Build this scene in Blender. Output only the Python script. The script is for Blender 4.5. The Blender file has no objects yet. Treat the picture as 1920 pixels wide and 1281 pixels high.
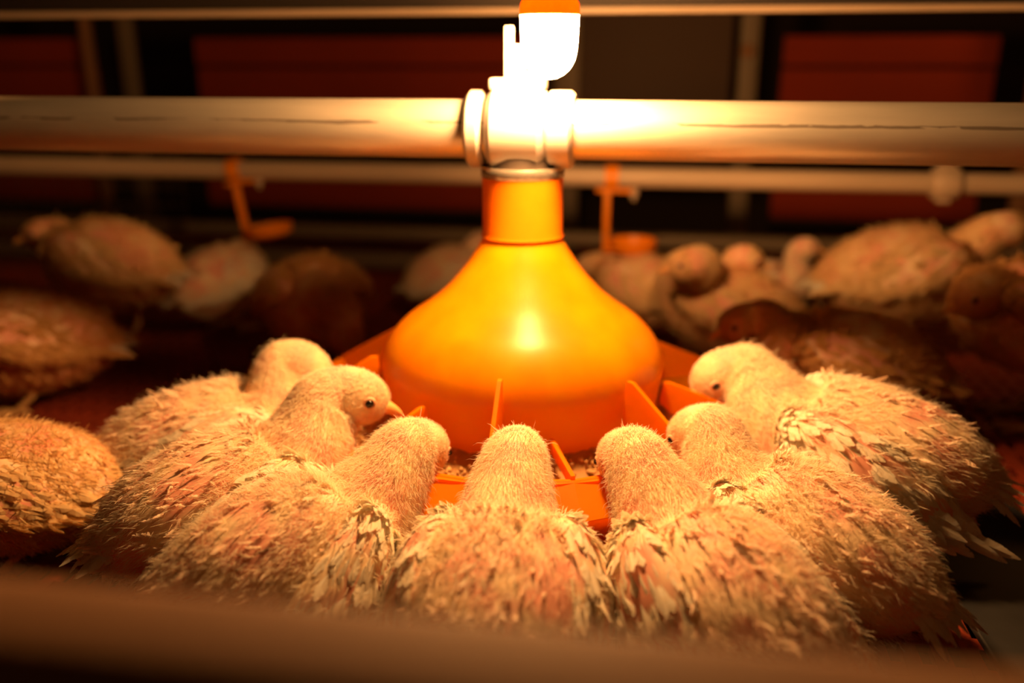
import bpy, math, random
import numpy as np
from mathutils import Vector, Matrix
random.seed(7)
C = bpy.context.scene.collection
SC = bpy.context.scene
R = math.radians

# ---------------------------------------------------------------- camera, light, exposure
cam_d = bpy.data.cameras.new('camera'); cam = bpy.data.objects.new('camera', cam_d); C.objects.link(cam)
cam.location = (0, -.765, .375); cam.rotation_euler = (R(90 - 17.2), 0, 0)
cam_d.sensor_width = 36; cam_d.lens = 31.875; cam_d.clip_start = .01; cam_d.clip_end = 50
cam_d.dof.use_dof = True; cam_d.dof.focus_distance = .60; cam_d.dof.aperture_fstop = 2.3
SC.camera = cam
SC.view_settings.view_transform = 'Standard'; SC.view_settings.look = 'None'
SC.view_settings.gamma = 1; SC.view_settings.use_curve_mapping = False; SC.view_settings.exposure = 0.0
w = bpy.data.worlds.new('world'); SC.world = w; w.use_nodes = True
w.node_tree.nodes['Background'].inputs[0].default_value = (1, .36, .08, 1)
w.node_tree.nodes['Background'].inputs[1].default_value = .010
try:
    SC.cycles.use_denoising = True
    SC.cycles.denoiser = 'OPENIMAGEDENOISE'
    SC.cycles.max_bounces = 8; SC.cycles.diffuse_bounces = 6; SC.cycles.transmission_bounces = 6
    SC.cycles.sample_clamp_indirect = 4
except Exception: pass
BULB_COL = (1, .465, .145, 1); BULB_STR = 660
def lamp(name, loc, power, size, col=(1, .37, .075)):
    l = bpy.data.lights.new(name, 'POINT'); l.energy = power; l.color = col; l.shadow_soft_size = size
    o = bpy.data.objects.new(name, l); C.objects.link(o); o.location = loc; return o
# unseen lamps added outside the picture: for the far birds, and front fill
lamp('added_lamp', (1.02, .72, .60), 1.5, .03)
lamp('added_lamp', (-.95, .75, .70), .5, .03)
lamp('added_lamp', (.15, -1.25, .95), .35, .03)

YAW = R(-9)
# ---------------------------------------------------------------- materials
def mat(name):
    m = bpy.data.materials.new(name); m.use_nodes = True; nt = m.node_tree
    return m, nt, nt.nodes['Principled BSDF'], nt.nodes['Material Output']
def simple(name, col, rough=.5, metal=0, noise=0, nscale=20, stretch=(1, 1, 1), dark=.5, bump=0):
    m, nt, b, out = mat(name)
    b.inputs['Base Color'].default_value = (*col, 1); b.inputs['Roughness'].default_value = rough; b.inputs['Metallic'].default_value = metal
    if noise or bump:
        tc = nt.nodes.new('ShaderNodeTexCoord'); mp = nt.nodes.new('ShaderNodeMapping'); mp.inputs['Scale'].default_value = stretch
        n = nt.nodes.new('ShaderNodeTexNoise'); n.inputs['Scale'].default_value = nscale; n.inputs['Detail'].default_value = 6
        nt.links.new(tc.outputs['Object'], mp.inputs[0]); nt.links.new(mp.outputs[0], n.inputs['Vector'])
        if noise:
            cr = nt.nodes.new('ShaderNodeValToRGB'); cr.color_ramp.elements[0].position = .5 - noise / 2; cr.color_ramp.elements[1].position = .5 + noise / 2
            cr.color_ramp.elements[0].color = (*[c * dark for c in col], 1); cr.color_ramp.elements[1].color = (*col, 1)
            nt.links.new(n.outputs['Fac'], cr.inputs[0]); nt.links.new(cr.outputs[0], b.inputs['Base Color'])
        if bump:
            bp = nt.nodes.new('ShaderNodeBump'); bp.inputs['Strength'].default_value = bump; bp.inputs['Distance'].default_value = .002
            nt.links.new(n.outputs['Fac'], bp.inputs['Height']); nt.links.new(bp.outputs[0], b.inputs['Normal'])
    return m
def translucent(name, c0, c1, trans, rough=.5, island=True, nscale=40, tcol=None, spec=.3):
    m, nt, b, out = mat(name)
    b.inputs['Roughness'].default_value = rough
    b.inputs['Specular IOR Level'].default_value = spec
    cr = nt.nodes.new('ShaderNodeValToRGB'); cr.color_ramp.elements[0].color = (*c0, 1); cr.color_ramp.elements[1].color = (*c1, 1)
    if island:
        g = nt.nodes.new('ShaderNodeNewGeometry'); nt.links.new(g.outputs['Random Per Island'], cr.inputs[0])
    else:
        tc = nt.nodes.new('ShaderNodeTexCoord'); n = nt.nodes.new('ShaderNodeTexNoise'); n.inputs['Scale'].default_value = nscale; n.inputs['Detail'].default_value = 4
        nt.links.new(tc.outputs['Object'], n.inputs['Vector']); nt.links.new(n.outputs['Fac'], cr.inputs[0])
        cr.color_ramp.elements[0].position = .35; cr.color_ramp.elements[1].position = .65
    nt.links.new(cr.outputs[0], b.inputs['Base Color'])
    t = nt.nodes.new('ShaderNodeBsdfTranslucent'); nt.links.new(cr.outputs[0], t.inputs[0])
    if tcol: t.inputs[0].default_value = (*tcol, 1); nt.links.remove(t.inputs[0].links[0])
    mx = nt.nodes.new('ShaderNodeMixShader'); mx.inputs[0].default_value = trans
    nt.links.new(b.outputs[0], mx.inputs[1]); nt.links.new(t.outputs[0], mx.inputs[2]); nt.links.new(mx.outputs[0], out.inputs[0])
    return m
M = {}
M['down'] = translucent('chick_down', (.93, .81, .60), (.98, .94, .83), .5, .9, spec=.05)
M['down_dim'] = translucent('dim_down', (.66, .36, .13), (.84, .56, .26), .45, .9, spec=.05)  # darker copy of the down; shade on the dim birds is put into its colour
M['down_gold'] = translucent('golden_down', (.86, .62, .32), (.95, .80, .50), .45, .9, spec=.05)
M['feather'] = translucent('white_feather', (.92, .84, .68), (.98, .96, .88), .36, .6, spec=.15)
M['pin'] = translucent('new_feather', (.91, .68, .52), (.98, .93, .82), .45, .7, spec=.1)
def skin():
    m, nt, b, out = mat('chick_skin'); b.inputs['Roughness'].default_value = .6
    tc = nt.nodes.new('ShaderNodeTexCoord'); n = nt.nodes.new('ShaderNodeTexNoise'); n.inputs['Scale'].default_value = 45
    cr = nt.nodes.new('ShaderNodeValToRGB'); cr.color_ramp.elements[0].color = (.82, .38, .28, 1); cr.color_ramp.elements[1].color = (.90, .70, .47, 1)
    cr.color_ramp.elements[0].position = .4; cr.color_ramp.elements[1].position = .6
    nt.links.new(tc.outputs['Object'], n.inputs['Vector']); nt.links.new(n.outputs['Fac'], cr.inputs[0]); nt.links.new(cr.outputs[0], b.inputs['Base Color'])
    return m
M['skin'] = skin()
M['beak'] = simple('beak_horn', (.85, .42, .14), .35)
M['leg'] = simple('leg_scale', (.80, .50, .22), .5, noise=.4, nscale=300)
M['eye'] = simple('eye', (.012, .007, .005), .08)
M['eyelid'] = simple('eyelid_skin', (.72, .42, .28), .6)
M['ear'] = simple('ear_skin', (.80, .34, .24), .6)
M['hopper'] = translucent('orange_plastic', (1, .40, .002), (1, .50, .003), .5, .34, False, 30, tcol=(1, .58, .002), spec=.5)
M['pan'] = translucent('pan_plastic', (1, .36, .003), (1, .42, .004), .55, .35, False, 20, spec=.4)
M['cup'] = translucent('cup_plastic', (1, .30, .008), (1, .34, .01), .25, .4, False, 20, spec=.4)
def steel():
    m = simple('galvanised_steel', (.78, .73, .66), .38, .6, noise=.5, nscale=9, stretch=(1, 7, 7), dark=.75, bump=.15); nt = m.node_tree; b = nt.nodes['Principled BSDF']
    tc = nt.nodes.new('ShaderNodeTexCoord'); sp = nt.nodes.new('ShaderNodeSeparateXYZ'); nt.links.new(tc.outputs['Object'], sp.inputs[0])
    def mth(op, a, v=None):
        q = nt.nodes.new('ShaderNodeMath'); q.operation = op
        nt.links.new(a, q.inputs[0])
        if v is not None:
            if isinstance(v, (int, float)): q.inputs[1].default_value = v
            else: nt.links.new(v, q.inputs[1])
        return q.outputs[0]
    n = nt.nodes.new('ShaderNodeTexNoise'); n.inputs['Scale'].default_value = 22; n.inputs['Detail'].default_value = 8
    mp = nt.nodes.new('ShaderNodeMapping'); mp.inputs['Scale'].default_value = (.7, 6, 6); nt.links.new(tc.outputs['Object'], mp.inputs[0]); nt.links.new(mp.outputs[0], n.inputs['Vector'])
    # weld seam with scuffs along the pipe
    wob = mth('MULTIPLY', mth('SUBTRACT', n.outputs['Fac'], .5), .006)
    d = mth('ABSOLUTE', mth('SUBTRACT', mth('ADD', sp.outputs['Z'], wob), .0065)); band = mth('LESS_THAN', d, .0011)
    scr = mth('MULTIPLY', band, mth('GREATER_THAN', n.outputs['Fac'], .47)); front = mth('LESS_THAN', sp.outputs['Y'], 0.0)
    msk = mth('MULTIPLY', mth('MULTIPLY', scr, front), .65)
    mx = nt.nodes.new('ShaderNodeMixRGB'); src = b.inputs['Base Color'].links[0].from_socket
    nt.links.new(msk, mx.inputs[0]); nt.links.new(src, mx.inputs[1]); mx.inputs[2].default_value = (.10, .06, .04, 1); nt.links.new(mx.outputs[0], b.inputs['Base Color'])
    return m
M['metal'] = steel()
M['tee'] = simple('grey_moulding', (.50, .47, .45), .45, .2)
M['whitepipe'] = simple('white_pvc', (.58, .44, .32), .45, noise=.4, nscale=8, stretch=(.5, 3, 3), dark=.75)
M['rail'] = simple('zinc_rail', (.31, .145, .06), .75, 0, noise=.3, nscale=10, dark=.85)
M['post'] = simple('cage_post', (.20, .15, .10), .6, .3)
M['dark'] = simple('dark_steel', (.035, .025, .02), .6, .3)
M['redpanel'] = simple('red_panel', (.27, .026, .002), 1.0, noise=.5, nscale=5, dark=.8)
M['floor'] = simple('red_slat_plastic', (.30, .032, .004), .8, noise=.5, nscale=14, dark=.6, bump=.1)
M['belt'] = simple('belt', (.022, .012, .008), .8, noise=.4, nscale=12)
M['rubber'] = simple('black_rubber', (.018, .019, .022), .6, noise=.3, nscale=20)
M['wall'] = simple('dark_wall', (.035, .018, .010), .9)
M['feed'] = translucent('feed', (.42, .24, .09), (.72, .48, .22), .1, .8)
M['wire'] = simple('wire', (.25, .18, .12), .5, .6)
M['silver'] = simple('silver_band', (.8, .74, .68), .25, .9)
def bulbmats():
    m, nt, b, out = mat('lit_bulb'); b.inputs['Base Color'].default_value = (.9, .8, .7, 1)
    b.inputs['Emission Color'].default_value = BULB_COL; b.inputs['Emission Strength'].default_value = BULB_STR
    M['bulb'] = m
    M['socket'] = translucent('bulb_housing', (.95, .36, .02), (.98, .42, .03), .6, .5, False, spec=.3)
bulbmats()

# ---------------------------------------------------------------- helpers
def obj(name, verts, faces, m, parent=None, smooth=True):
    me = bpy.data.meshes.new(name); me.from_pydata([tuple(v) for v in verts], [], faces); me.materials.append(m)
    if smooth: me.polygons.foreach_set('use_smooth', [True] * len(me.polygons))
    me.update(); o = bpy.data.objects.new(name, me); C.objects.link(o); o.parent = parent; return o
def npobj(name, V, loops, sizes, m, parent=None, smooth=False):
    me = bpy.data.meshes.new(name); me.vertices.add(len(V)); me.vertices.foreach_set('co', np.asarray(V, np.float32).ravel())
    me.loops.add(len(loops)); me.loops.foreach_set('vertex_index', np.asarray(loops, np.int32))
    starts = np.concatenate([[0], np.cumsum(sizes)[:-1]]).astype(np.int32)
    me.polygons.add(len(sizes)); me.polygons.foreach_set('loop_start', starts); me.polygons.foreach_set('loop_total', np.asarray(sizes, np.int32))
    if smooth: me.polygons.foreach_set('use_smooth', np.ones(len(sizes), bool))
    me.materials.append(m); me.update(calc_edges=True)
    o = bpy.data.objects.new(name, me); C.objects.link(o); o.parent = parent; return o
def tag(o, label, cat, group=None):
    o['label'] = label; o['category'] = cat
    if group: o['group'] = group
    return o
def thing(name, label, cat, loc=(0, 0, 0), rz=0, group=None):
    o = bpy.data.objects.new(name, None); C.objects.link(o); o.empty_display_size = .02
    o.location = loc; o.rotation_euler = (0, 0, rz); return tag(o, label, cat, group)
def struct(o): o['kind'] = 'structure'; return o
class MB:
    def __init__(s): s.v = []; s.f = []
    def add(s, v, f): b = len(s.v); s.v += [tuple(p) for p in v]; s.f += [tuple(i + b for i in q) for q in f]; return s
    def box(s, c, d, bev=0, rot=None):
        x, y, z = [a / 2 for a in d]; b = min(bev, x * .9, y * .9, z * .9)
        if b <= 0:
            v = [(i, j, k) for i in (-x, x) for j in (-y, y) for k in (-z, z)]
            f = [(0, 1, 3, 2), (4, 6, 7, 5), (0, 4, 5, 1), (2, 3, 7, 6), (0, 2, 6, 4), (1, 5, 7, 3)]
        else:
            import bmesh
            bm = bmesh.new(); bmesh.ops.create_cube(bm, size=1)
            for q in bm.verts: q.co = (q.co.x * 2 * x, q.co.y * 2 * y, q.co.z * 2 * z)
            bmesh.ops.bevel(bm, geom=bm.edges[:], offset=b, segments=3, profile=.5, affect='EDGES')
            bm.verts.index_update(); v = [tuple(q.co) for q in bm.verts]; f = [tuple(q.index for q in p.verts) for p in bm.faces]; bm.free()
        if rot is not None: v = [tuple(rot @ Vector(p)) for p in v]
        return s.add([(p[0] + c[0], p[1] + c[1], p[2] + c[2]) for p in v], f)
    def lathe(s, prof, c=(0, 0, 0), n=48, axis='z', closed=False):
        v = []; f = []
        for r, z in prof:
            for k in range(n):
                a = 2 * math.pi * k / n; p = (r * math.cos(a), r * math.sin(a), z)
                if axis == 'x': p = (p[2], p[0], p[1])
                v.append((p[0] + c[0], p[1] + c[1], p[2] + c[2]))
        m = len(prof)
        for i in range(m if closed else m - 1):
            j = (i + 1) % m
            for k in range(n):
                f.append((i * n + k, i * n + (k + 1) % n, j * n + (k + 1) % n, j * n + k))
        if not closed:
            if prof[0][0] > 1e-6: f.append(tuple(range(n))[::-1])
            if prof[-1][0] > 1e-6: f.append(tuple((m - 1) * n + k for k in range(n)))
        return s.add(v, f)
    def tube(s, pts, r, n=10):
        pts = [Vector(p) for p in pts]; rs = r if isinstance(r, (list, tuple)) else [r] * len(pts); v = []; f = []
        t0 = (pts[1] - pts[0]).normalized(); a = Vector((0, 0, 1)) if abs(t0.z) < .9 else Vector((1, 0, 0)); side = t0.cross(a).normalized()
        for i, p in enumerate(pts):
            t = (pts[min(i + 1, len(pts) - 1)] - pts[max(i - 1, 0)]).normalized(); side = (side - t * side.dot(t)).normalized(); up = t.cross(side)
            for k in range(n):
                a = 2 * math.pi * k / n; v.append(p + (side * math.cos(a) + up * math.sin(a)) * rs[i])
        for i in range(len(pts) - 1):
            for k in range(n): f.append((i * n + k, i * n + (k + 1) % n, (i + 1) * n + (k + 1) % n, (i + 1) * n + k))
        f.append(tuple(range(n))[::-1]); f.append(tuple((len(pts) - 1) * n + k for k in range(n)))
        return s.add(v, f)
    def build(s, name, m, parent=None, smooth=True):
        import bmesh
        o = obj(name, s.v, s.f, m, parent, smooth)
        if smooth:
            bm = bmesh.new(); bm.from_mesh(o.data); bmesh.ops.recalc_face_normals(bm, faces=bm.faces[:])
            for e in bm.edges:
                if len(e.link_faces) == 2 and e.calc_face_angle(0) > R(38): e.smooth = False
            bm.to_mesh(o.data); bm.free()
        return o

# ---------------------------------------------------------------- the setting
m = MB()
for i in range(150):                                 # long bars of the slatted plastic floor
    m.box((-1.5 + i * .02, .25, -.003), (.011, 1.9, .006))
for j in range(56):
    m.box((0, -.7 + j * .034, -.0035), (3.0, .013, .006))
fl = struct(m.build('floor', M['floor'], smooth=False)); fl.rotation_euler.z = YAW
m = MB(); m.box((0, .3, -.06), (3.4, 2.4, .01)); b = struct(m.build('trim_1', M['belt'], smooth=False)); b.rotation_euler.z = YAW
m = MB(); m.box((0, 2.2, .6), (6, .02, 2.4)); b = struct(m.build('wall_back', M['wall'], smooth=False)); b.rotation_euler.z = YAW

rot = Matrix.Rotation(YAW, 3, 'Z')
def wp(x, y, z): return tuple(rot @ Vector((x, y, z)))
# black rubber strip
t = MB(); t.box((0, 0, 0), (.105, 1.3, .006), .002)
o = t.build('rubber_strip', M['rubber']); o.location = (.392, .0, .0035); o.rotation_euler.z = R(-6)
tag(o, 'flat black rubber strip lying on the red slatted floor at the far right', 'mat')

# back of the pen: low board, red panels, posts
m = MB(); m.box((0, 0, .030), (3.2, .02, .03), .004); m.box((0, -.004, .082), (3.2, .03, .022), .004)
o = m.build('kick_rail', M['post']); o.location = wp(0, .80, 0); o.rotation_euler.z = YAW
tag(o, 'long low grey rail along the back of the pen behind the chickens', 'rail')
GP = 'red trough bays behind the pen'
bays = [(-1.55, -1.02, 'dark red boarded trough at the far left of the back row'),
        (-.80, -.13, 'wide dark red boarded trough behind the pipes, left of the bulb'),
        (.335, .70, 'dark red boarded trough behind the right pipes, right of the small round bolt'),
        (.80, 1.18, 'dark red boarded trough at the far right of the back row')]
for a, b_, lab in bays:
    t = thing('feed_trough', lab, 'trough', wp((a + b_) / 2, 1.02, 0), YAW, GP)
    wd = b_ - a
    MB().box((0, 0, .392), (wd, .012, .052), .004).build('panel_board', M['redpanel'], t)
    MB().box((0, .004, .327), (wd, .012, .070), .004).build('panel_board', M['redpanel'], t)
    MB().box((0, .0, .125), (wd, .012, .075), .004).build('panel_board', M['redpanel'], t)
    MB().box((0, .01, .24), (wd, .014, .09), .003).box((0, .01, .07), (wd, .014, .03), .003).build('edge_strip', M['dark'], t)
posts = [(-.915, .97, .03, 'post', 'thick pale post at the left of the back row'),
         (-1.0, .97, .018, 'rail', 'thin grey post at the left edge beside the thick pale post'),
         (-.06, 1.06, .05, 'post', 'brown post just behind the hanging bulb'),
         (.27, .97, .034, 'post', 'dark post with a small round bolt right of the bulb'),
         (.755, .97, .03, 'rail', 'grey post between the two right-hand red troughs'),
         (1.24, .99, .06, 'dark', 'dark post at the far right edge of the back row')]
for x, y, wd, mm, lab in posts:
    t = thing('cage_post', lab, 'post', wp(x, y, 0), YAW, 'posts behind the pen')
    MB().box((0, 0, .45), (wd, .02, 1.0), .004).build('upright', M[mm], t)
    MB().box((0, 0, -.045), (wd * 1.4, .035, .012), .002).build('foot_plate', M[mm], t)
    if wd == .034:
        MB().lathe([(.012, 0), (.012, .006), (.008, .010), (0, .011)], n=16).build('bolt', M['rail'], t)
        bo = [q for q in t.children if q.name.startswith('bolt')][0]; bo.rotation_euler = (R(90), 0, 0); bo.location = (-.004, -.011, .392)
# a piece of wire mesh at the left back
m = MB()
for i in range(26): m.tube([(-.32 + i * .025, 0, 0.0), (-.32 + i * .025, 0, .30)], .0012, 5)
for j in range(9): m.tube([(-.32, .0022, .03 + j * .032), (.305, .0022, .03 + j * .032)], .0012, 5)
o = m.build('wire_mesh_panel', M['wire']); o.location = wp(-1.02, .76, .0); o.rotation_euler.z = YAW
tag(o, 'thin wire mesh panel standing behind the birds at the left edge', 'mesh panel')
# wide board added in brown for the lit haze between bulb and bolt post
o = MB().box((0, 0, .42), (.30, .012, .5), .003).build('haze_board', simple('haze_brown', (.085, .045, .025), .7)); o.location = wp(.10, 1.10, 0); o.rotation_euler.z = YAW
tag(o, 'dull brown upright board standing in for lit haze behind the bulb and the hopper neck', 'board')

# ---------------------------------------------------------------- pipes
FX, FY = .009, 0.0
def pipe(name, c, r, L, mm, lab, cat='pipe'):
    m = MB(); m.lathe([(r * .9, -L / 2), (r, -L / 2), (r, L / 2), (r * .9, L / 2)], axis='x', n=40, closed=True)
    o = m.build(name, M[mm]); o.location = c; o.rotation_euler.z = YAW; return tag(o, lab, cat)
pipe('auger_pipe', (FX, FY, .321), .0238, 2.2, 'metal', 'thick galvanised feed pipe running across above the orange feeder')
tw = thing('water_line', 'pale water pipe behind the feeder with a white clamp at right', 'pipe', (.0, .50, .224), YAW)
m = MB(); m.lathe([(.012, -1.6), (.0135, -1.6), (.0135, 1.6), (.012, 1.6)], axis='x', n=24, closed=True); m.build('pipe_tube', M['whitepipe'], tw)
m = MB(); m.lathe([(.0136, -.016), (.019, -.016), (.021, -.012), (.021, .012), (.019, .016), (.0136, .016)], axis='x', n=24, closed=True)
m.box((0, 0, .018), (.022, .012, .014), .002); m.box((0, 0, -.019), (.018, .014, .012), .002)
cl = m.build('clamp', M['whitepipe'], tw); cl.location = (.565, 0, 0)
tt = thing('top_rail', 'thin folded steel rail crossing the top of the picture', 'rail', (0, .35, .441), YAW)
MB().box((0, 0, 0), (3, .004, .022), .001).build('rail_web', M['dark'], tt)
MB().box((0, -.006, -.0115), (3, .020, .007), .002).build('rail_lip', M['whitepipe'], tt)

# ---------------------------------------------------------------- front rail
t = thing('front_rail', 'out-of-focus tan cage rail crossing the bottom of the picture', 'rail', (0, -.587, .232), YAW)
MB().box((0, -.006, 0), (1.3, .038, .030), .007).build('rail_bar', M['rail'], t)
MB().box((0, .004, -.03), (1.3, .006, .06), .001).build('rail_skirt', M['dark'], t)
MB().box((-.123, -.006, -.1368), (.02, .012, .24), .002).build('rail_post', M['dark'], t)

# ---------------------------------------------------------------- feeder
feeder = thing('pan_feeder', 'orange plastic bell feeder with round pan, ringed by chickens', 'feeder', (FX, FY, 0), R(0))
outer = [(.0325, .288), (.0328, .234), (.0355, .228), (.040, .2205), (.0475, .209), (.0575, .1965), (.070, .1835), (.085, .1715), (.100, .161), (.1115, .150), (.1195, .1385), (.1235, .128), (.1242, .1225), (.1225, .113), (.1205, .098), (.1185, .080)]
def smoothprof(p, k=4):
    out = []
    for i in range(len(p) - 1):
        p0, p1, p2, p3 = p[max(i - 1, 0)], p[i], p[i + 1], p[min(i + 2, len(p) - 1)]
        for j in range(k):
            u = j / k; out.append(tuple(.5 * (2 * p1[a] + (p2[a] - p0[a]) * u + (2 * p0[a] - 5 * p1[a] + 4 * p2[a] - p3[a]) * u * u + (3 * p1[a] - p0[a] - 3 * p2[a] + p3[a]) * u ** 3) for a in (0, 1)))
    return out + [p[-1]]
op = smoothprof(outer[1:13], 4)
prof = [outer[0]] + op + outer[13:]
inner = [(r - .0018, z) for r, z in prof][::-1]
MB().lathe(prof + inner, n=96, closed=True).build('hopper', M['hopper'], feeder)
MB().lathe([(.0325, .283), (.0342, .283), (.0350, .2855), (.0350, .2895), (.034, .2915), (.030, .2915), (.030, .289)], n=64, closed=True).build('neck_ring', M['silver'], feeder)
MB().lathe([(.0331, .2825), (.0340, .2825), (.0341, .236), (.0352, .2335), (.0345, .2325), (.0333, .235)], n=64, closed=True).build('neck_shade_sleeve', translucent('neck_shade_plastic', (1, .20, .003), (1, .24, .004), .1, .35, False, 20, spec=.4), feeder)  # added sleeve; shade below the saddle is put into its darker colour
# pan
NP = 96
def panr(k):
    return 1.0
m = MB()
pp = [(.0, .030), (.06, .034), (.11, .026), (.150, .024), (.170, .032), (.182, .060), (.189, .090), (.192, .0955), (.197, .0955), (.198, .091), (.193, .088), (.186, .058), (.174, .027), (.152, .019), (.11, .020), (.0, .020)]
m.lathe(pp[1:-1], n=NP); m.build('pan', M['pan'], feeder)
MB().lathe([(.1915, .0958), (.1955, .0965), (.2215, .0785), (.2205, .0772), (.1945, .0925)], n=18, closed=True).build('rim_skirt', M['pan'], feeder, smooth=False)
# pan stem reaching the floor
MB().lathe([(.05, .0), (.055, .004), (.05, .021), (.0, .021)], n=40).build('pan_foot', M['pan'], feeder)
# radial fins of the grill: triangular plates from the hopper to the rim
fins = [(-98, .148), (-80, .098), (-50, .136), (-20, .116), (18, .126), (50, .134), (85, .13), (120, .13), (155, .134), (193, .134), (232, .116)]
m_ = {}
for a, zt in fins:
    a = R(a); d = Vector((math.cos(a), math.sin(a), 0)); s = Vector((-d.y, d.x, 0)) * .0016
    m = MB()
    r0 = .127; 
    P = [d * r0 + Vector((0, 0, zt)), d * (r0 + .006) + Vector((0, 0, zt)), d * .193 + Vector((0, 0, .099)), d * .193 + Vector((0, 0, .090)), d * .135 + Vector((0, 0, .088)), d * (r0 - .003) + Vector((0, 0, .098))]
    v = [p + s for p in P] + [p - s for p in P]; n = len(P)
    m.add(v, [tuple(range(n)), tuple(range(n, 2 * n))[::-1]] + [(i, (i + 1) % n, n + (i + 1) % n, n + i) for i in range(n)])
    m.build('grill_fin', M['pan'], feeder, smooth=False)
# feed in the pan
rng = np.random.default_rng(3)
def crumbs():
    n = 2600; V = []; Fa = []
    a = rng.random(n) * 2 * np.pi; r = np.sqrt(rng.random(n)) * .06 + .118; z = np.interp(r, [.112, .14, .178], [.084, .074, .056]) + rng.random(n) * .004
    base = np.array([(1, 0, 0), (-1, 0, 0), (0, 1, 0), (0, -1, 0), (0, 0, 1), (0, 0, -1)], float)
    fc = [(0, 2, 4), (2, 1, 4), (1, 3, 4), (3, 0, 4), (2, 0, 5), (1, 2, 5), (3, 1, 5), (0, 3, 5)]
    sz = .0012 + rng.random((n, 1, 3)) * .002
    P = base[None] * sz * (1 + .4 * rng.standard_normal((n, 6, 1))) + np.stack([r * np.cos(a), r * np.sin(a), z], 1)[:, None]
    F = (np.array(fc)[None] + (np.arange(n) * 6)[:, None, None]).reshape(-1)
    # the heaped bed under the loose crumbs
    k = 120; rr = np.array([.112, .125, .14, .155, .168, .178]); zz = np.array([.082, .078, .072, .066, .060, .054])
    aa = np.arange(k) * 2 * np.pi / k; rj = rng.random((6, k)) * .003
    B = np.stack([rr[:, None] * np.cos(aa), rr[:, None] * np.sin(aa), zz[:, None] + rj], -1).reshape(-1, 3); o0 = n * 6
    idx = o0 + np.arange(6 * k).reshape(6, k); a_, b_ = idx[:-1], idx[1:]
    Q = np.stack([a_, b_, np.roll(b_, -1, 1), np.roll(a_, -1, 1)], -1).reshape(-1)
    return npobj('feed', np.vstack([P.reshape(-1, 3), B]), np.concatenate([F, Q]), np.concatenate([np.full(n * 8, 3), np.full(5 * k, 4)]), M['feed'], None)
o = crumbs(); o.location = (FX, FY, 0); tag(o, 'pale crumbled feed lying in the orange pan', 'feed'); o['kind'] = 'stuff'

# tee saddle on the auger pipe
tee = thing('pipe_saddle', 'grey clamp saddle around the feed pipe over the orange feeder', 'clamp', (FX, FY, .321), YAW)
def ring(x0, x1, r, name, bev=.003):
    m = MB(); m.lathe([(.0241, x0), (r - bev, x0), (r, x0 + bev), (r, x1 - bev), (r - bev, x1), (.0241, x1)], axis='x', n=56, closed=True); return m.build(name, M['tee'], tee)
ring(-.0455, -.031, .0312, 'end_collar'); ring(-.0275, .020, .0345, 'saddle_body', .005); ring(.0205, .043, .0312, 'end_collar')
MB().box((-.004, -.0, .036), (.046, .024, .010), .003).build('top_block', M['tee'], tee)
MB().lathe([(.024, -.0415), (.030, -.0415), (.0305, -.034), (.028, -.022), (.02, -.022)], c=(0, 0, 0), n=40, closed=True).build('outlet', M['dark'], tee)  # coloured dark so the gap under the saddle reads as shade
m = MB(); m.box((-.0105, -.006, .058), (.008, .006, .046), .0015); m.box((-.003, -.006, .052), (.012, .006, .03), .002); m.box((.0, -.006, .040), (.022, .008, .012), .002)
m.build('hook_plate', M['tee'], tee)

# bulb
bulb = thing('hanging_bulb', 'glowing white bulb in an orange housing hanging above the pipe', 'light bulb', (.0275, -.062, .362))
gp = [(0, 0), (.006, .0008), (.0115, .0035), (.0160, .008), (.0190, .0135), (.0204, .020), (.0212, .030), (.0216, .040), (.0218, .045)]
MB().lathe(gp, n=32).build('glass_globe', M['bulb'], bulb)
MB().lathe([(.0217, .0452), (.0222, .048), (.0215, .053), (.018, .059), (.0155, .064), (.0150, .10), (.0, .10)][::-1] + [(.0, .0455)], n=40).build('bulb_housing', M['socket'], bulb)
MB().lathe([(.0155, .1005), (.0165, .104), (.0165, .135), (.006, .142), (.0, .142)], n=24).build('socket', M['dark'], bulb)
MB().tube([(0, 0, .142), (0, .002, .5), (0, .0, 1.2)], .003, 8).build('cord', M['dark'], bulb)

# drinker cups
def cup(loc, rz, tilt, lab):
    t = thing('drinker_cup', lab, 'drinker', loc, rz, 'drinker cups under the water line')
    r_ = lambda o: o
    m = MB(); m.lathe([(.0138, -.009), (.0165, -.009), (.0165, .009), (.0138, .009)], axis='x', n=20, closed=True); m.box((.006, 0, -.018), (.055, .012, .006), .002)
    m.build('pipe_clip', M['cup'], t)
    m = MB(); m.box((-.006, 0, -.060), (.009, .012, .085), .0025); m.box((-.006 + .004, 0, -.100), (.017, .014, .006), .002); m.build('arm', M['cup'], t)
    m = MB(); m.lathe([(.0, -.103), (.022, -.103), (.031, -.098), (.0335, -.086), (.0325, -.085), (.029, -.095), (.021, -.0995), (0, -.0995)], c=(.031, 0, .0), n=36); m.build('cup', M['cup'], t)
    m = MB(); m.lathe([(0, -.032), (.0025, -.031), (.0025, -.026), (.006, -.025), (.0065, -.014), (0, -.014)], c=(.030, 0, 0), n=16); m.build('nipple', M['whitepipe'], t)
    t.rotation_euler = (0, tilt, rz)
def wl(x): 
    v = rot @ Vector((x, 0, 0)); return (v.x, v.y + .50, .224)
cup(wl(-.405), YAW, R(-9), 'small orange drinker cup hanging left of the feeder neck')
cup(wl(.138), YAW, R(0), 'small orange drinker cup hanging right of the feeder neck')
cup(wl(.725), YAW, R(0), 'small orange drinker cup at far right edge') if False else None

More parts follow.
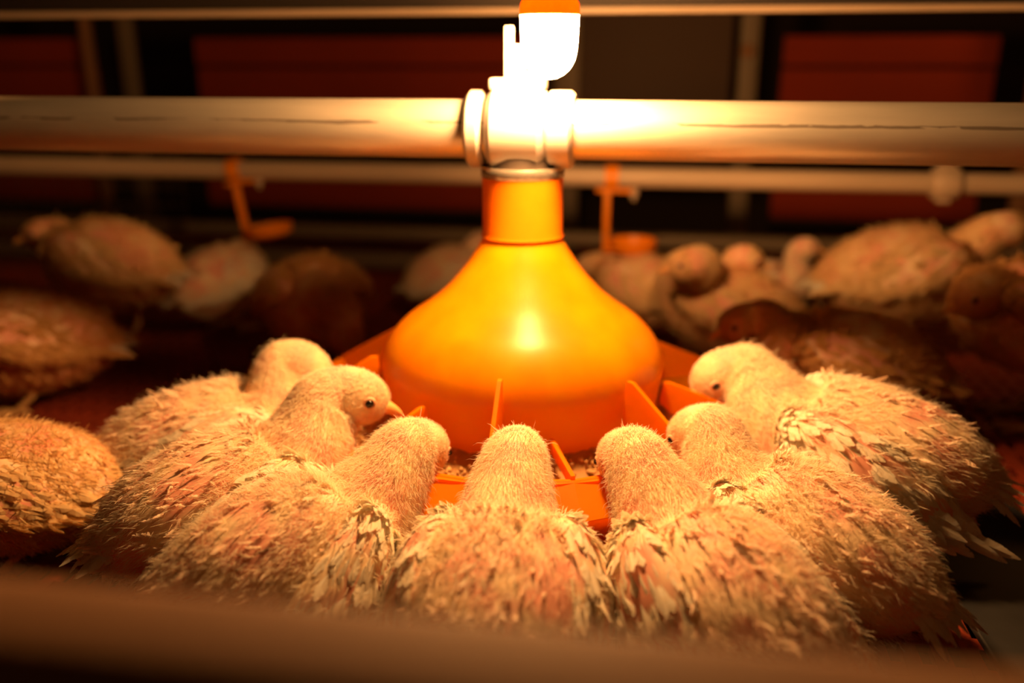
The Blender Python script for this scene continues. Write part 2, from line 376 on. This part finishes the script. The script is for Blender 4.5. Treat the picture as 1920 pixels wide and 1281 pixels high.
# ---------------------------------------------------------------- chickens
def catmull(P, n):
    P = np.asarray(P, float); k = len(P); Pp = np.vstack([2 * P[0] - P[1], P, 2 * P[-1] - P[-2]]); u = np.linspace(0, k - 1 - 1e-9, n); i = u.astype(int); f = (u - i)[:, None]
    a, b, c, d = Pp[i], Pp[i + 1], Pp[i + 2], Pp[i + 3]
    return .5 * (2 * b + (c - a) * f + (2 * a - 5 * b + 4 * c - d) * f ** 2 + (3 * b - a - 3 * c + d) * f ** 3)
def nrm(v): return v / np.maximum(np.linalg.norm(v, axis=-1, keepdims=True), 1e-12)
def loft(S, side0, n, nt):
    Q = catmull(S, n); P = Q[:, :3]; ra = np.maximum(Q[:, 3], .0008); rb = np.maximum(Q[:, 4], .0008)
    T = nrm(np.gradient(P, axis=0)); side = np.zeros_like(P); s = np.array(side0, float)
    for i in range(n):
        s = s - T[i] * s.dot(T[i]); s = s / np.linalg.norm(s); side[i] = s
    up = np.cross(T, side)
    th = np.linspace(0, 2 * np.pi, nt, endpoint=False)
    G = P[:, None] + side[:, None] * (np.sin(th)[None, :, None] * ra[:, None, None]) + up[:, None] * (np.cos(th)[None, :, None] * rb[:, None, None])
    dT = np.gradient(G, axis=0); dU = (np.roll(G, -1, 1) - np.roll(G, 1, 1)); N = nrm(np.cross(dT, dU)); 
    out = G - P[:, None]; sg = np.sign((N * out).sum(-1, keepdims=True)); sg[sg == 0] = 1; N = N * sg
    return G, N, nrm(dT)
def grid_mesh(name, G, m, parent):
    n, k, _ = G.shape; idx = np.arange(n * k).reshape(n, k); a = idx[:-1]; b = idx[1:]
    Fq = np.stack([a, np.roll(a, -1, 1), np.roll(b, -1, 1), b], -1).reshape(-1, 4)
    loops = np.concatenate([Fq.ravel(), idx[0][::-1], idx[-1]]); sizes = np.concatenate([np.full(len(Fq), 4), [k, k]])
    return npobj(name, G.reshape(-1, 3), loops, sizes, m, parent, True)
def sample(G, N, T, u, th):
    n, k, _ = G.shape; x = np.clip(u * (n - 1), 0, n - 1.001); y = (th / (2 * np.pi) * k) % k
    i = x.astype(int); j = y.astype(int); fx = (x - i)[:, None]; fy = (y - j)[:, None]; j1 = (j + 1) % k; j = j % k
    def L(A): return (A[i, j] * (1 - fx) + A[i + 1, j] * fx) * (1 - fy) + (A[i, j1] * (1 - fx) + A[i + 1, j1] * fx) * fy
    return L(G), nrm(L(N)), nrm(L(T))
class Noise3:
    def __init__(s, rng, f): s.K = rng.standard_normal((10, 3)) * f; s.p = rng.random(10) * 6.28
    def __call__(s, P): return np.sin(P @ s.K.T + s.p).sum(1) / 3.2
class Geo:
    def __init__(s): s.V = []; s.L = []; s.S = []; s.n = 0
    def strands(s, P, D, W, length, width, bend):          # five-point bent hair blades
        n = len(P)
        if n == 0: return
        L_ = length[:, None]; w_ = width[:, None] * .5; B = bend
        mid = P + D * L_ * .55 + B * L_ * .10; tip = P + D * L_ + B * L_ * .0 - B * L_ * .12
        V = np.stack([P - W * w_, P + W * w_, mid + W * w_ * .8, mid - W * w_ * .8, tip], 1)
        b = (np.arange(n) * 5 + s.n)[:, None]
        s.L.append(np.concatenate([b + np.array([[0, 1, 2, 3]]), b + np.array([[3, 2, 4]])], 1).ravel()); s.S.append(np.tile([4, 3], n)); s.V.append(V.reshape(-1, 3)); s.n += n * 5
    def feathers(s, P, D, N, length, width, curl, frz, rng):  # shaft and split vanes of single barbs
        n = len(P)
        if n == 0: return
        nb = 13; Wd = nrm(np.cross(N, D)); N = nrm(np.cross(D, Wd))
        uk = np.linspace(.02, .86, nb)
        prof = lambda u: np.sin(np.clip(u, 0, 1) ** .6 * np.pi) ** .55
        T2 = [(0, 0), (0, 0)]; rows = []; tri = []; c = 0
        for sd in (-1, 1):
            for u in uk:
                ut = min(u + .24, 1.0)
                rows.append([(u, 0, 0), (u + .155, 0, 0), (ut, sd * max(prof(ut), .12), .2), (ut - .13, sd * max(prof(ut - .1), .3), .2)])
        A = np.array(rows)                                   # (18,4,3)
        U = A[..., 0]; X = A[..., 1]; Z = A[..., 2]
        jit = 1 + frz * rng.standard_normal((n, len(rows), 1)) * (np.array([0, 0, 1, 1])[None, None])
        X = X[None] * jit; Uj = U[None] + frz * .12 * rng.standard_normal((n, len(rows), 1)) * (np.array([0, 0, 1, 1])[None, None])
        Zc = (curl[:, None, None] * (Uj ** 2)) * length[:, None, None] - (X ** 2) * width[:, None, None] * .22 + frz * .12 * width[:, None, None] * rng.standard_normal((n, len(rows), 1)) * (np.array([0, 0, 1, 1])[None, None])
        V = P[:, None, None] + D[:, None, None] * (Uj * length[:, None, None])[..., None] + Wd[:, None, None] * (X * width[:, None, None] * .5)[..., None] + N[:, None, None] * Zc[..., None]
        V = V.reshape(-1, 3); q = len(V) // 4
        s.L.append(np.arange(s.n, s.n + len(V))); s.S.append(np.full(q, 4)); s.V.append(V); s.n += len(V)
    def build(s, name, m, parent):
        return npobj(name, np.concatenate(s.V), np.concatenate(s.L), np.concatenate(s.S), m, parent)

def chicken(label, pos, psi, head, look, sc=1.0, lift=.0, det=1.0, seed=0, group='chickens round the feeder', fluff='down', wing_droop=0.0, width=1.0, tailup=0.0, neckfat=1.0, legs=True, pink=.5, crouch=1.0, hd_s=1.0):
    rng = np.random.default_rng(seed + 11); psi = R(psi)
    root = thing('chicken', label, 'chicken', (pos[0], pos[1], 0), psi, group)
    c, s = math.cos(psi), math.sin(psi)
    def loc(v, pt=True):
        x, y, z = v
        if pt: x -= pos[0]; y -= pos[1]
        return np.array([c * x + s * y, -s * x + c * y, z])
    H = loc(head); Lk = nrm(loc(look, False)); dz = lift; W_ = width * .95
    B = [(-.118, 0, .070 + tailup, .004, .004), (-.108, 0, .070 + tailup * .8, .016, .014), (-.088, 0, .071 + tailup * .4, .034, .030), (-.055, 0, .073, .049, .044),
         (-.015, 0, .075, .056, .051), (.022, 0, .077, .054, .051), (.052, 0, .084, .043, .043)]
    B = [(x * sc * .84, y, z * sc * .92 + dz, a * sc * W_, b * sc * crouch) for x, y, z, a, b in B]
    N0 = np.array([.048 * sc, 0, .084 * sc + dz]); hs = sc * .83 * hd_s; pink = pink if det > .6 else 1.1
    Hb = H - Lk * .019 * hs
    d = np.linalg.norm(Hb - N0); c1 = N0 + np.array([.30 * d, 0, .12 * d]); c2 = Hb - nrm(Lk * 1.0 + nrm(Hb - N0) * 1.6) * .26 * d
    neck = []
    for t_, r in ((.30, .0335), (.56, .0275), (.80, .0232)):
        p = (1 - t_) ** 3 * N0 + 3 * (1 - t_) ** 2 * t_ * c1 + 3 * (1 - t_) * t_ ** 2 * c2 + t_ ** 3 * Hb
        neck.append((*p, r * hs * neckfat, r * hs * neckfat))
    hd = [(*(H + Lk * o * hs), a * hs, b * hs) for o, a, b in ((-.012, .0212, .0215), (-.001, .0212, .0215), (.009, .0182, .0190), (.0165, .0128, .0142), (.0210, .0070, .0088), (.0230, .002, .003))]
    S = B + neck + hd; nst = len(S)
    G, N, T = loft(S, (0, 1, 0), 110, 40)
    grid_mesh('body', G, M['skin'], root)
    uB = (len(B) - 1) / (nst - 1); uH = (len(B) + 3 - .3) / (nst - 1)
    # head frame
    up = np.array([0, 0, 1.]) - Lk * Lk[2]
    if np.linalg.norm(up) < .35: up = up + .6 * np.array([1., 0, 0]) * -np.sign(Lk[2]) * -1
    up = nrm(up - Lk * up.dot(Lk)); sd = np.cross(up, Lk)
    # beak
    bk = []; bo = H + Lk * .0205 * hs - up * .002 * hs
    for o, a, b, dn in ((0, .0062, .0058, 0), (.004, .0052, .0050, .0003), (.009, .0036, .0036, .0012), (.0135, .0018, .0022, .003), (.0155, .0005, .0006, .0045)):
        bk.append((*(bo + Lk * o * hs - up * dn * hs), a * hs, b * hs))
    g2, _, _ = loft(bk, sd, 14, 14); grid_mesh('beak', g2, M['beak'], root)
    # eyes and ear patches
    for sgn in (1, -1):
        ec = H + Lk * .0095 * hs + sd * sgn * .0160 * hs + up * .0045 * hs
        m = MB(); m.lathe([(0, -.0030 * hs), (.0022 * hs, -.0022 * hs), (.0031 * hs, 0), (.0024 * hs, .0019 * hs), (.0012 * hs, .0028 * hs), (0, .0030 * hs)], n=14)
        e = m.build('eye', M['eye'], root); zq = Vector(nrm(sd * sgn + Lk * .32)).to_track_quat('Z', 'Y'); e.rotation_mode = 'QUATERNION'; e.rotation_quaternion = zq; e.location = ec + (sd * sgn + Lk * .3) * .0022 * hs
        m = MB(); m.lathe([(.0028 * hs, .0001), (.0036 * hs, .0012 * hs), (.0046 * hs, .0008 * hs), (.0052 * hs, -.0012 * hs), (.003 * hs, -.0014 * hs)], n=18, closed=True)
        l = m.build('eyelid', M['eyelid'], root); l.rotation_mode = 'QUATERNION'; l.rotation_quaternion = zq; l.location = ec + (sd * sgn + Lk * .3) * .0018 * hs
        if det > .3:
            ea = H - Lk * .0045 * hs + sd * sgn * .0186 * hs - up * .004 * hs
            m = MB(); m.lathe([(0, .0016 * hs), (.0022 * hs, .0014 * hs), (.0040 * hs, 0), (0, -.002)], n=14)
            l = m.build('ear_patch', M['ear'], root); l.rotation_mode = 'QUATERNION'; l.rotation_quaternion = zq; l.location = ea
    # ---- down
    fr = Noise3(rng, 38); fr2 = Noise3(rng, 120)
    geo = Geo()
    def down(n, u0, u1, lmin, lmax, wd, lift_, rnd, pinkcut=None, excl=True):
        n = int(n * det); wk = (1.0 if det > .6 else 2.3)
        u = u0 + (u1 - u0) * rng.random(n); th = rng.random(n) * 2 * np.pi
        # thin out by local radius so the cover is even
        P, Nn, Tt = sample(G, N, T, u, th)
        rad = np.linalg.norm(P - sample(G, N, T, u, th + np.pi)[0], axis=1) / 2
        keep = rng.random(n) < np.clip(rad / rad.max(), .03, 1)
        if pinkcut is not None: keep &= ~((fr(P) > pinkcut) & (rng.random(n) < .82))
        # keep the face round the eyes open
        if u1 > .95:
            for sgn in (1, -1):
                ec = H + Lk * .0095 * hs + sd * sgn * .0165 * hs + up * .0045 * hs
                ea = H - Lk * .0045 * hs + sd * sgn * .0186 * hs - up * .004 * hs
                keep &= np.linalg.norm(P - ec, axis=1) > .0050 * hs
                keep &= (np.linalg.norm(P - ea, axis=1) > .0038 * hs) | (rng.random(n) < .35)
        P, Nn, Tt = P[keep], Nn[keep], Tt[keep]; n = len(P)
        fl = np.stack([fr(P + 1), fr(P + 2), fr(P + 3)], 1) * .25
        D = nrm(-Tt * 1.0 + Nn * (lift_ * (1 + .5 * rng.standard_normal((n, 1)))) + rnd * rng.standard_normal((n, 3)) + fl + np.array([0, 0, -.15]))
        dn = (D * Nn).sum(1, keepdims=True); D = nrm(D - Nn * np.minimum(dn - .08, 0))
        Wd = nrm(np.cross(D, Nn + .28 * rng.standard_normal((n, 3))))
        ln = (lmin + (lmax - lmin) * rng.random(n) ** 1.5) * sc; wd_ = wd * sc * wk * (.7 + .6 * rng.random(n))
        geo.strands(P - Nn * .0006, D, Wd, ln, wd_, Nn)
    down(46000, uH - .10, 1.0, .0020, .0046, .00030, .60, .32)
    down(34000, uB, uH, .004, .009, .00032, .42, .32)
    down(60000, .02, uB, .004, .011, .00036, .38, .42, pink)
    down(2600, .02, uH, .009, .016, .00028, .75, .45)
    geo.build('down', M[fluff], root)
    # ---- body contour feathers on back, rump and breast
    geo = Geo()
    n = int(620 * max(det, .5)); u = .04 + (uB - .03) * rng.random(n); th = rng.random(n) * 2 * np.pi
    P, Nn, Tt = sample(G, N, T, u, th); keep = (fr(P) < (pink + .15)) & ((np.abs(P[:, 1]) < .022 * sc) | (P[:, 2] < .06 * sc + dz)); P, Nn, Tt = P[keep], Nn[keep], Tt[keep]; n = len(P)
    D = nrm(-Tt + Nn * .28 + .30 * rng.standard_normal((n, 3)) + np.stack([fr2(P), fr2(P + 1), fr2(P + 2)], 1) * .2 + np.array([0, 0, -.2]))
    geo.feathers(P, D, nrm(Nn + .3 * rng.standard_normal((n, 3))), (.008 + .007 * rng.random(n)) * sc, (.0022 + .0030 * rng.random(n)) * sc, -.15 + .1 * rng.standard_normal(n), .30, rng)
    # fresh pins along the bare patches
    n = int(420 * det)
    u = .15 + (uB - .15) * rng.random(n); th = rng.random(n) * 2 * np.pi
    P, Nn, Tt = sample(G, N, T, u, th)
    D = nrm(-Tt + Nn * .45 + .30 * rng.standard_normal((n, 3)))
    geo.feathers(P, D, Nn, (.007 + .006 * rng.random(n)) * sc, (.0011 + .0012 * rng.random(n)) * sc, -.1 + .1 * rng.standard_normal(n), .5, rng)
    geo.build('contour_feathers', M['pin'] if fluff == 'down' else M[fluff], root)
    # ---- tail
    geo = Geo(); n = 16
    a = np.linspace(-1, 1, n); P = np.stack([np.full(n, -.084), a * .014, .064 + tailup * .8 + .010 - .008 * np.abs(a)], 1) * sc; P[:, 2] += dz
    D = nrm(np.stack([np.full(n, -1.0), a * .38, np.full(n, -.38) + tailup * 6 + .15 * rng.standard_normal(n)], 1))
    geo.feathers(P, D, np.tile([[.3, 0, 1.]], (n, 1)), (.022 + .012 * rng.random(n)) * sc, (.007 + .003 * rng.random(n)) * sc, np.full(n, -.2), .14, rng)
    geo.build('tail', M['feather'], root)
    # ---- wings
    for sgn in (1, -1):
        dr = wing_droop if np.ndim(wing_droop) == 0 else wing_droop[0 if sgn > 0 else 1]
        ws = [(.054, .028, .090, .006, .005), (.045, .037, .095, .015, .010), (.022, .0450, .094, .023, .012), (-.010, .0475, .087, .026, .011), (-.040, .043, .078, .022, .008), (-.066, .034, .069, .014, .005), (-.088, .026, .061, .004, .002)]
        ws = [(x * sc * .92 - .002, sgn * (y + .0035) * sc * (W_ * .96) + sgn * dr * max(0, .04 - x) * .35, z * sc * 1.0 + dz - dr * max(0, .045 - x) * .5, a_ * sc, b_ * sc) for x, y, z, a_, b_ in ws]
        side = np.array([0, sgn * .74, -.67])
        g, nn, tt = loft(ws, side, 40, 20)
        # every wing is a skin-covered arm carrying rows of feathers
        wob = grid_mesh('wing', g, M['skin'], root)
        geo = Geo(); outn = np.array([0, sgn * .67, .74])
        # coverts in overlapping rows
        rows = int(13); 
        for r_ in range(rows):
            nf = 26
            uu = np.full(nf, .07 + .80 * r_ / rows) + .02 * rng.standard_normal(nf); tth = np.linspace(-1.62, 1.62, nf) + .05 * rng.standard_normal(nf)
            thx = (0 if True else 0) + tth + (np.pi if False else 0)
            P, Nn, Tt = sample(g, nn, tt, np.clip(uu, 0, 1), thx % (2 * np.pi))
            # choose the outward half
            o_ = (Nn @ outn)
            if o_.mean() < 0:
                P, Nn, Tt = sample(g, nn, tt, np.clip(uu, 0, 1), (thx + np.pi) % (2 * np.pi))
            D = nrm(Tt * 1.0 * np.sign(-Tt[:, :1]) * 1.0 + Nn * .16 + .14 * rng.standard_normal((nf, 3)) + np.array([0, 0, -.22]))
            keep = fr(P * 1.3) < pink + .8
            P, D, Nn = P[keep], D[keep], Nn[keep]; nf = len(P)
            f = r_ / rows
            geo.feathers(P, D, nrm(Nn + .12 * rng.standard_normal((nf, 3))), (.013 + .008 * f + .003 * rng.random(nf)) * sc, (.0068 + .0032 * f + .001 * rng.random(nf)) * sc, -.16 + .06 * rng.standard_normal(nf), .12, rng)
        # flight feathers fanned behind the arm
        nf = 15; a = np.linspace(0, 1, nf)
        P = np.array([g[int(8 + 28 * q)].mean(0) for q in a]) + np.stack([0 * a, sgn * .004 * np.ones(nf), -.010 * (1 - a)], 1) * sc
        D = nrm(np.stack([-np.ones(nf), sgn * (-.10 - .05 * a + dr * .2), -.62 + .42 * a - dr * .5], 1) + .05 * rng.standard_normal((nf, 3)))
        geo.feathers(P, D, np.tile([[0, sgn * .9, .45]], (nf, 1)) + .1 * rng.standard_normal((nf, 3)), (.028 + .010 * a + .004 * rng.random(nf)) * sc, (.0080 + .001 * rng.random(nf)) * sc, -.08 + .03 * rng.standard_normal(nf), .08, rng)
        geo.build('wing_feathers', M['feather'] if fluff == 'down' else M[fluff], wob)
        # fluff over the wing arm
        geo = Geo(); nd = int(1500 * det); P, Nn, Tt = sample(g, nn, tt, rng.random(nd) * .7, rng.random(nd) * 6.283)
        keep = (fr(P) < pink + .3); P, Nn, Tt = P[keep], Nn[keep], Tt[keep]; nd = len(P)
        D = nrm(Tt * np.sign(-Tt[:, :1]) + Nn * .5 + .45 * rng.standard_normal((nd, 3)))
        geo.strands(P, D, nrm(np.cross(D, Nn + .3 * rng.standard_normal((nd, 3)))), (.005 + .007 * rng.random(nd)) * sc, .00045 * sc * np.ones(nd) * (1 if det > .6 else 2), Nn)
        geo.build('wing_down', M[fluff], wob)
    # ---- legs with feet
    if legs:
        for sgn in (1, -1):
            hip = Vector((.0, sgn * .024 * sc, .045 * sc + dz)); kn = Vector((-.012 * sc, sgn * .026 * sc, max(.022, .5 * (.022 * sc + dz)))); ft = Vector((.006 * sc, sgn * .027 * sc, .004))
            m = MB(); m.tube([hip, hip.lerp(kn, .6), kn, kn.lerp(ft, .5), ft], [.011 * sc, .008 * sc, .0045 * sc, .0036 * sc, .004 * sc], 10)
            for ang, L in ((-28, .030), (0, .036), (28, .030), (180, .014)):
                d_ = Vector((math.cos(R(ang)), math.sin(R(ang)), 0)); m.tube([ft, ft + d_ * L * .5 * sc + Vector((0, 0, .0005)), ft + d_ * L * sc * .9 - Vector((0, 0, .0015)), ft + d_ * L * sc - Vector((0, 0, .0028))], [.0035 * sc, .0028 * sc, .002 * sc, .0006], 7)
            m.build('leg', M['leg'], root)
    return root

near = 'chickens crowded round the feeder'
chicken('fluffy white chicken seen from behind, directly in front of the feeder', (-.008, -.300), 86, (.004, -.176, .108), (.03, .85, -.75), seed=1, group=near, wing_droop=.25, width=1.05, neckfat=1.12)
chicken('white chicken right of the central one, its head turned left over the pan', (.122, -.296), 112, (.077, -.182, .108), (-.22, .62, -.65), seed=2, group=near, wing_droop=(.2, 1.0), neckfat=1.12, pink=.35)
chicken('scruffy white chicken with pink back, second from the right of the feeding ring', (.192, -.226), 132, (.134, -.142, .110), (-.50, .48, -.62), seed=3, group=near, wing_droop=(.7, .3), pink=.2, neckfat=1.08)
chicken('large white chicken at the right of the feeder with its eye showing', (.272, -.100), 155, (.174, -.040, .118), (-.85, -.26, -.42), seed=4, hd_s=1.05, group=near, sc=1.1, wing_droop=(.35, .1), neckfat=1.1, pink=.45)
chicken('white chicken lying at front left, its head bent right into the pan', (-.140, -.250), 40, (-.063, -.164, .108), (.32, .60, -.62), seed=5, group=near, wing_droop=(.2, .9), neckfat=1.12, pink=.35)
chicken('white chicken at left with raised head and yellow beak pointing at the hopper', (-.205, -.172), 36, (-.118, -.110, .127), (.93, .0, -.25), seed=6, hd_s=1.2, neckfat=1.08, group=near, wing_droop=(.1, .4), pink=.35)
chicken('plump white chicken farthest back on the left of the feeder', (-.250, -.070), 22, (-.176, -.030, .121), (.90, -.22, -.40), seed=8, hd_s=1.2, group=near, neckfat=1.0, pink=.30)
far = 'chickens wandering behind the feeder'
chicken('blurred pale chicken cut off by the left edge of the picture', (-.385, -.140), 190, (-.470, -.16, .11), (-.9, -.1, -.3), seed=9, fluff='down_gold', det=.5, group=far, sc=.95)

chicken('yellowish chicken standing at the upper left with its head facing left', (-.53, .40), 165, (-.623, .42, .156), (-.9, -.4, -.1), seed=10, det=.3, group=far, lift=.045, sc=1.1, fluff='down_gold')
chicken('greyish white chicken standing behind the left drinker cup', (-.415, .50), 70, (-.40, .58, .10), (.4, .8, -.3), seed=12, det=.3, group=far, lift=.008, sc=.95)
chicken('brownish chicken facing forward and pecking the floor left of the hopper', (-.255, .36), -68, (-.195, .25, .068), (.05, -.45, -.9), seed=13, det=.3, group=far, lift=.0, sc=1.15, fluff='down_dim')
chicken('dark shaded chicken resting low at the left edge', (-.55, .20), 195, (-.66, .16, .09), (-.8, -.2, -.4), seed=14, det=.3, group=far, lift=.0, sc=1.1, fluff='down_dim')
chicken('dim chicken half hidden behind the left slope of the hopper', (-.10, .60), 50, (-.04, .66, .10), (.5, .7, -.3), seed=15, det=.3, group=far, lift=.0, sc=.85)
chicken('white-winged chicken right behind the hopper with its rump to the camera', (.178, .45), 130, (.11, .52, .09), (-.5, .7, -.4), seed=16, fluff='down_gold', det=.3, group=far, lift=.008, sc=.95)
chicken('yellow-headed chicken looking left just right of the hopper', (.262, .30), 140, (.195, .24, .154), (-1, -.12, -.12), seed=17, fluff='down_gold', det=.5, group=far, lift=.012, sc=1.05, neckfat=1.2)
chicken('small chicken with its beak pointing right, between two others at right', (.245, .36), -50, (.284, .30, .147), (.95, -.1, -.25), seed=18, fluff='down_gold', det=.3, group=far, lift=.02, sc=.9)
chicken('smallest distant chicken with upright head turned right', (.365, .50), -45, (.403, .45, .132), (.9, -.3, -.05), seed=19, det=.3, group=far, lift=.012, sc=.75)
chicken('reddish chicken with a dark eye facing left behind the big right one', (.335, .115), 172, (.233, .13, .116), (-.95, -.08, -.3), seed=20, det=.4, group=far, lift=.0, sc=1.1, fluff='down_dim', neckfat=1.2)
chicken('large pale yellow chicken standing at the upper right facing right', (.50, .36), 0, (.607, .33, .179), (.9, .1, .0), seed=21, fluff='down_gold', det=.3, group=far, lift=.032, sc=1.2)
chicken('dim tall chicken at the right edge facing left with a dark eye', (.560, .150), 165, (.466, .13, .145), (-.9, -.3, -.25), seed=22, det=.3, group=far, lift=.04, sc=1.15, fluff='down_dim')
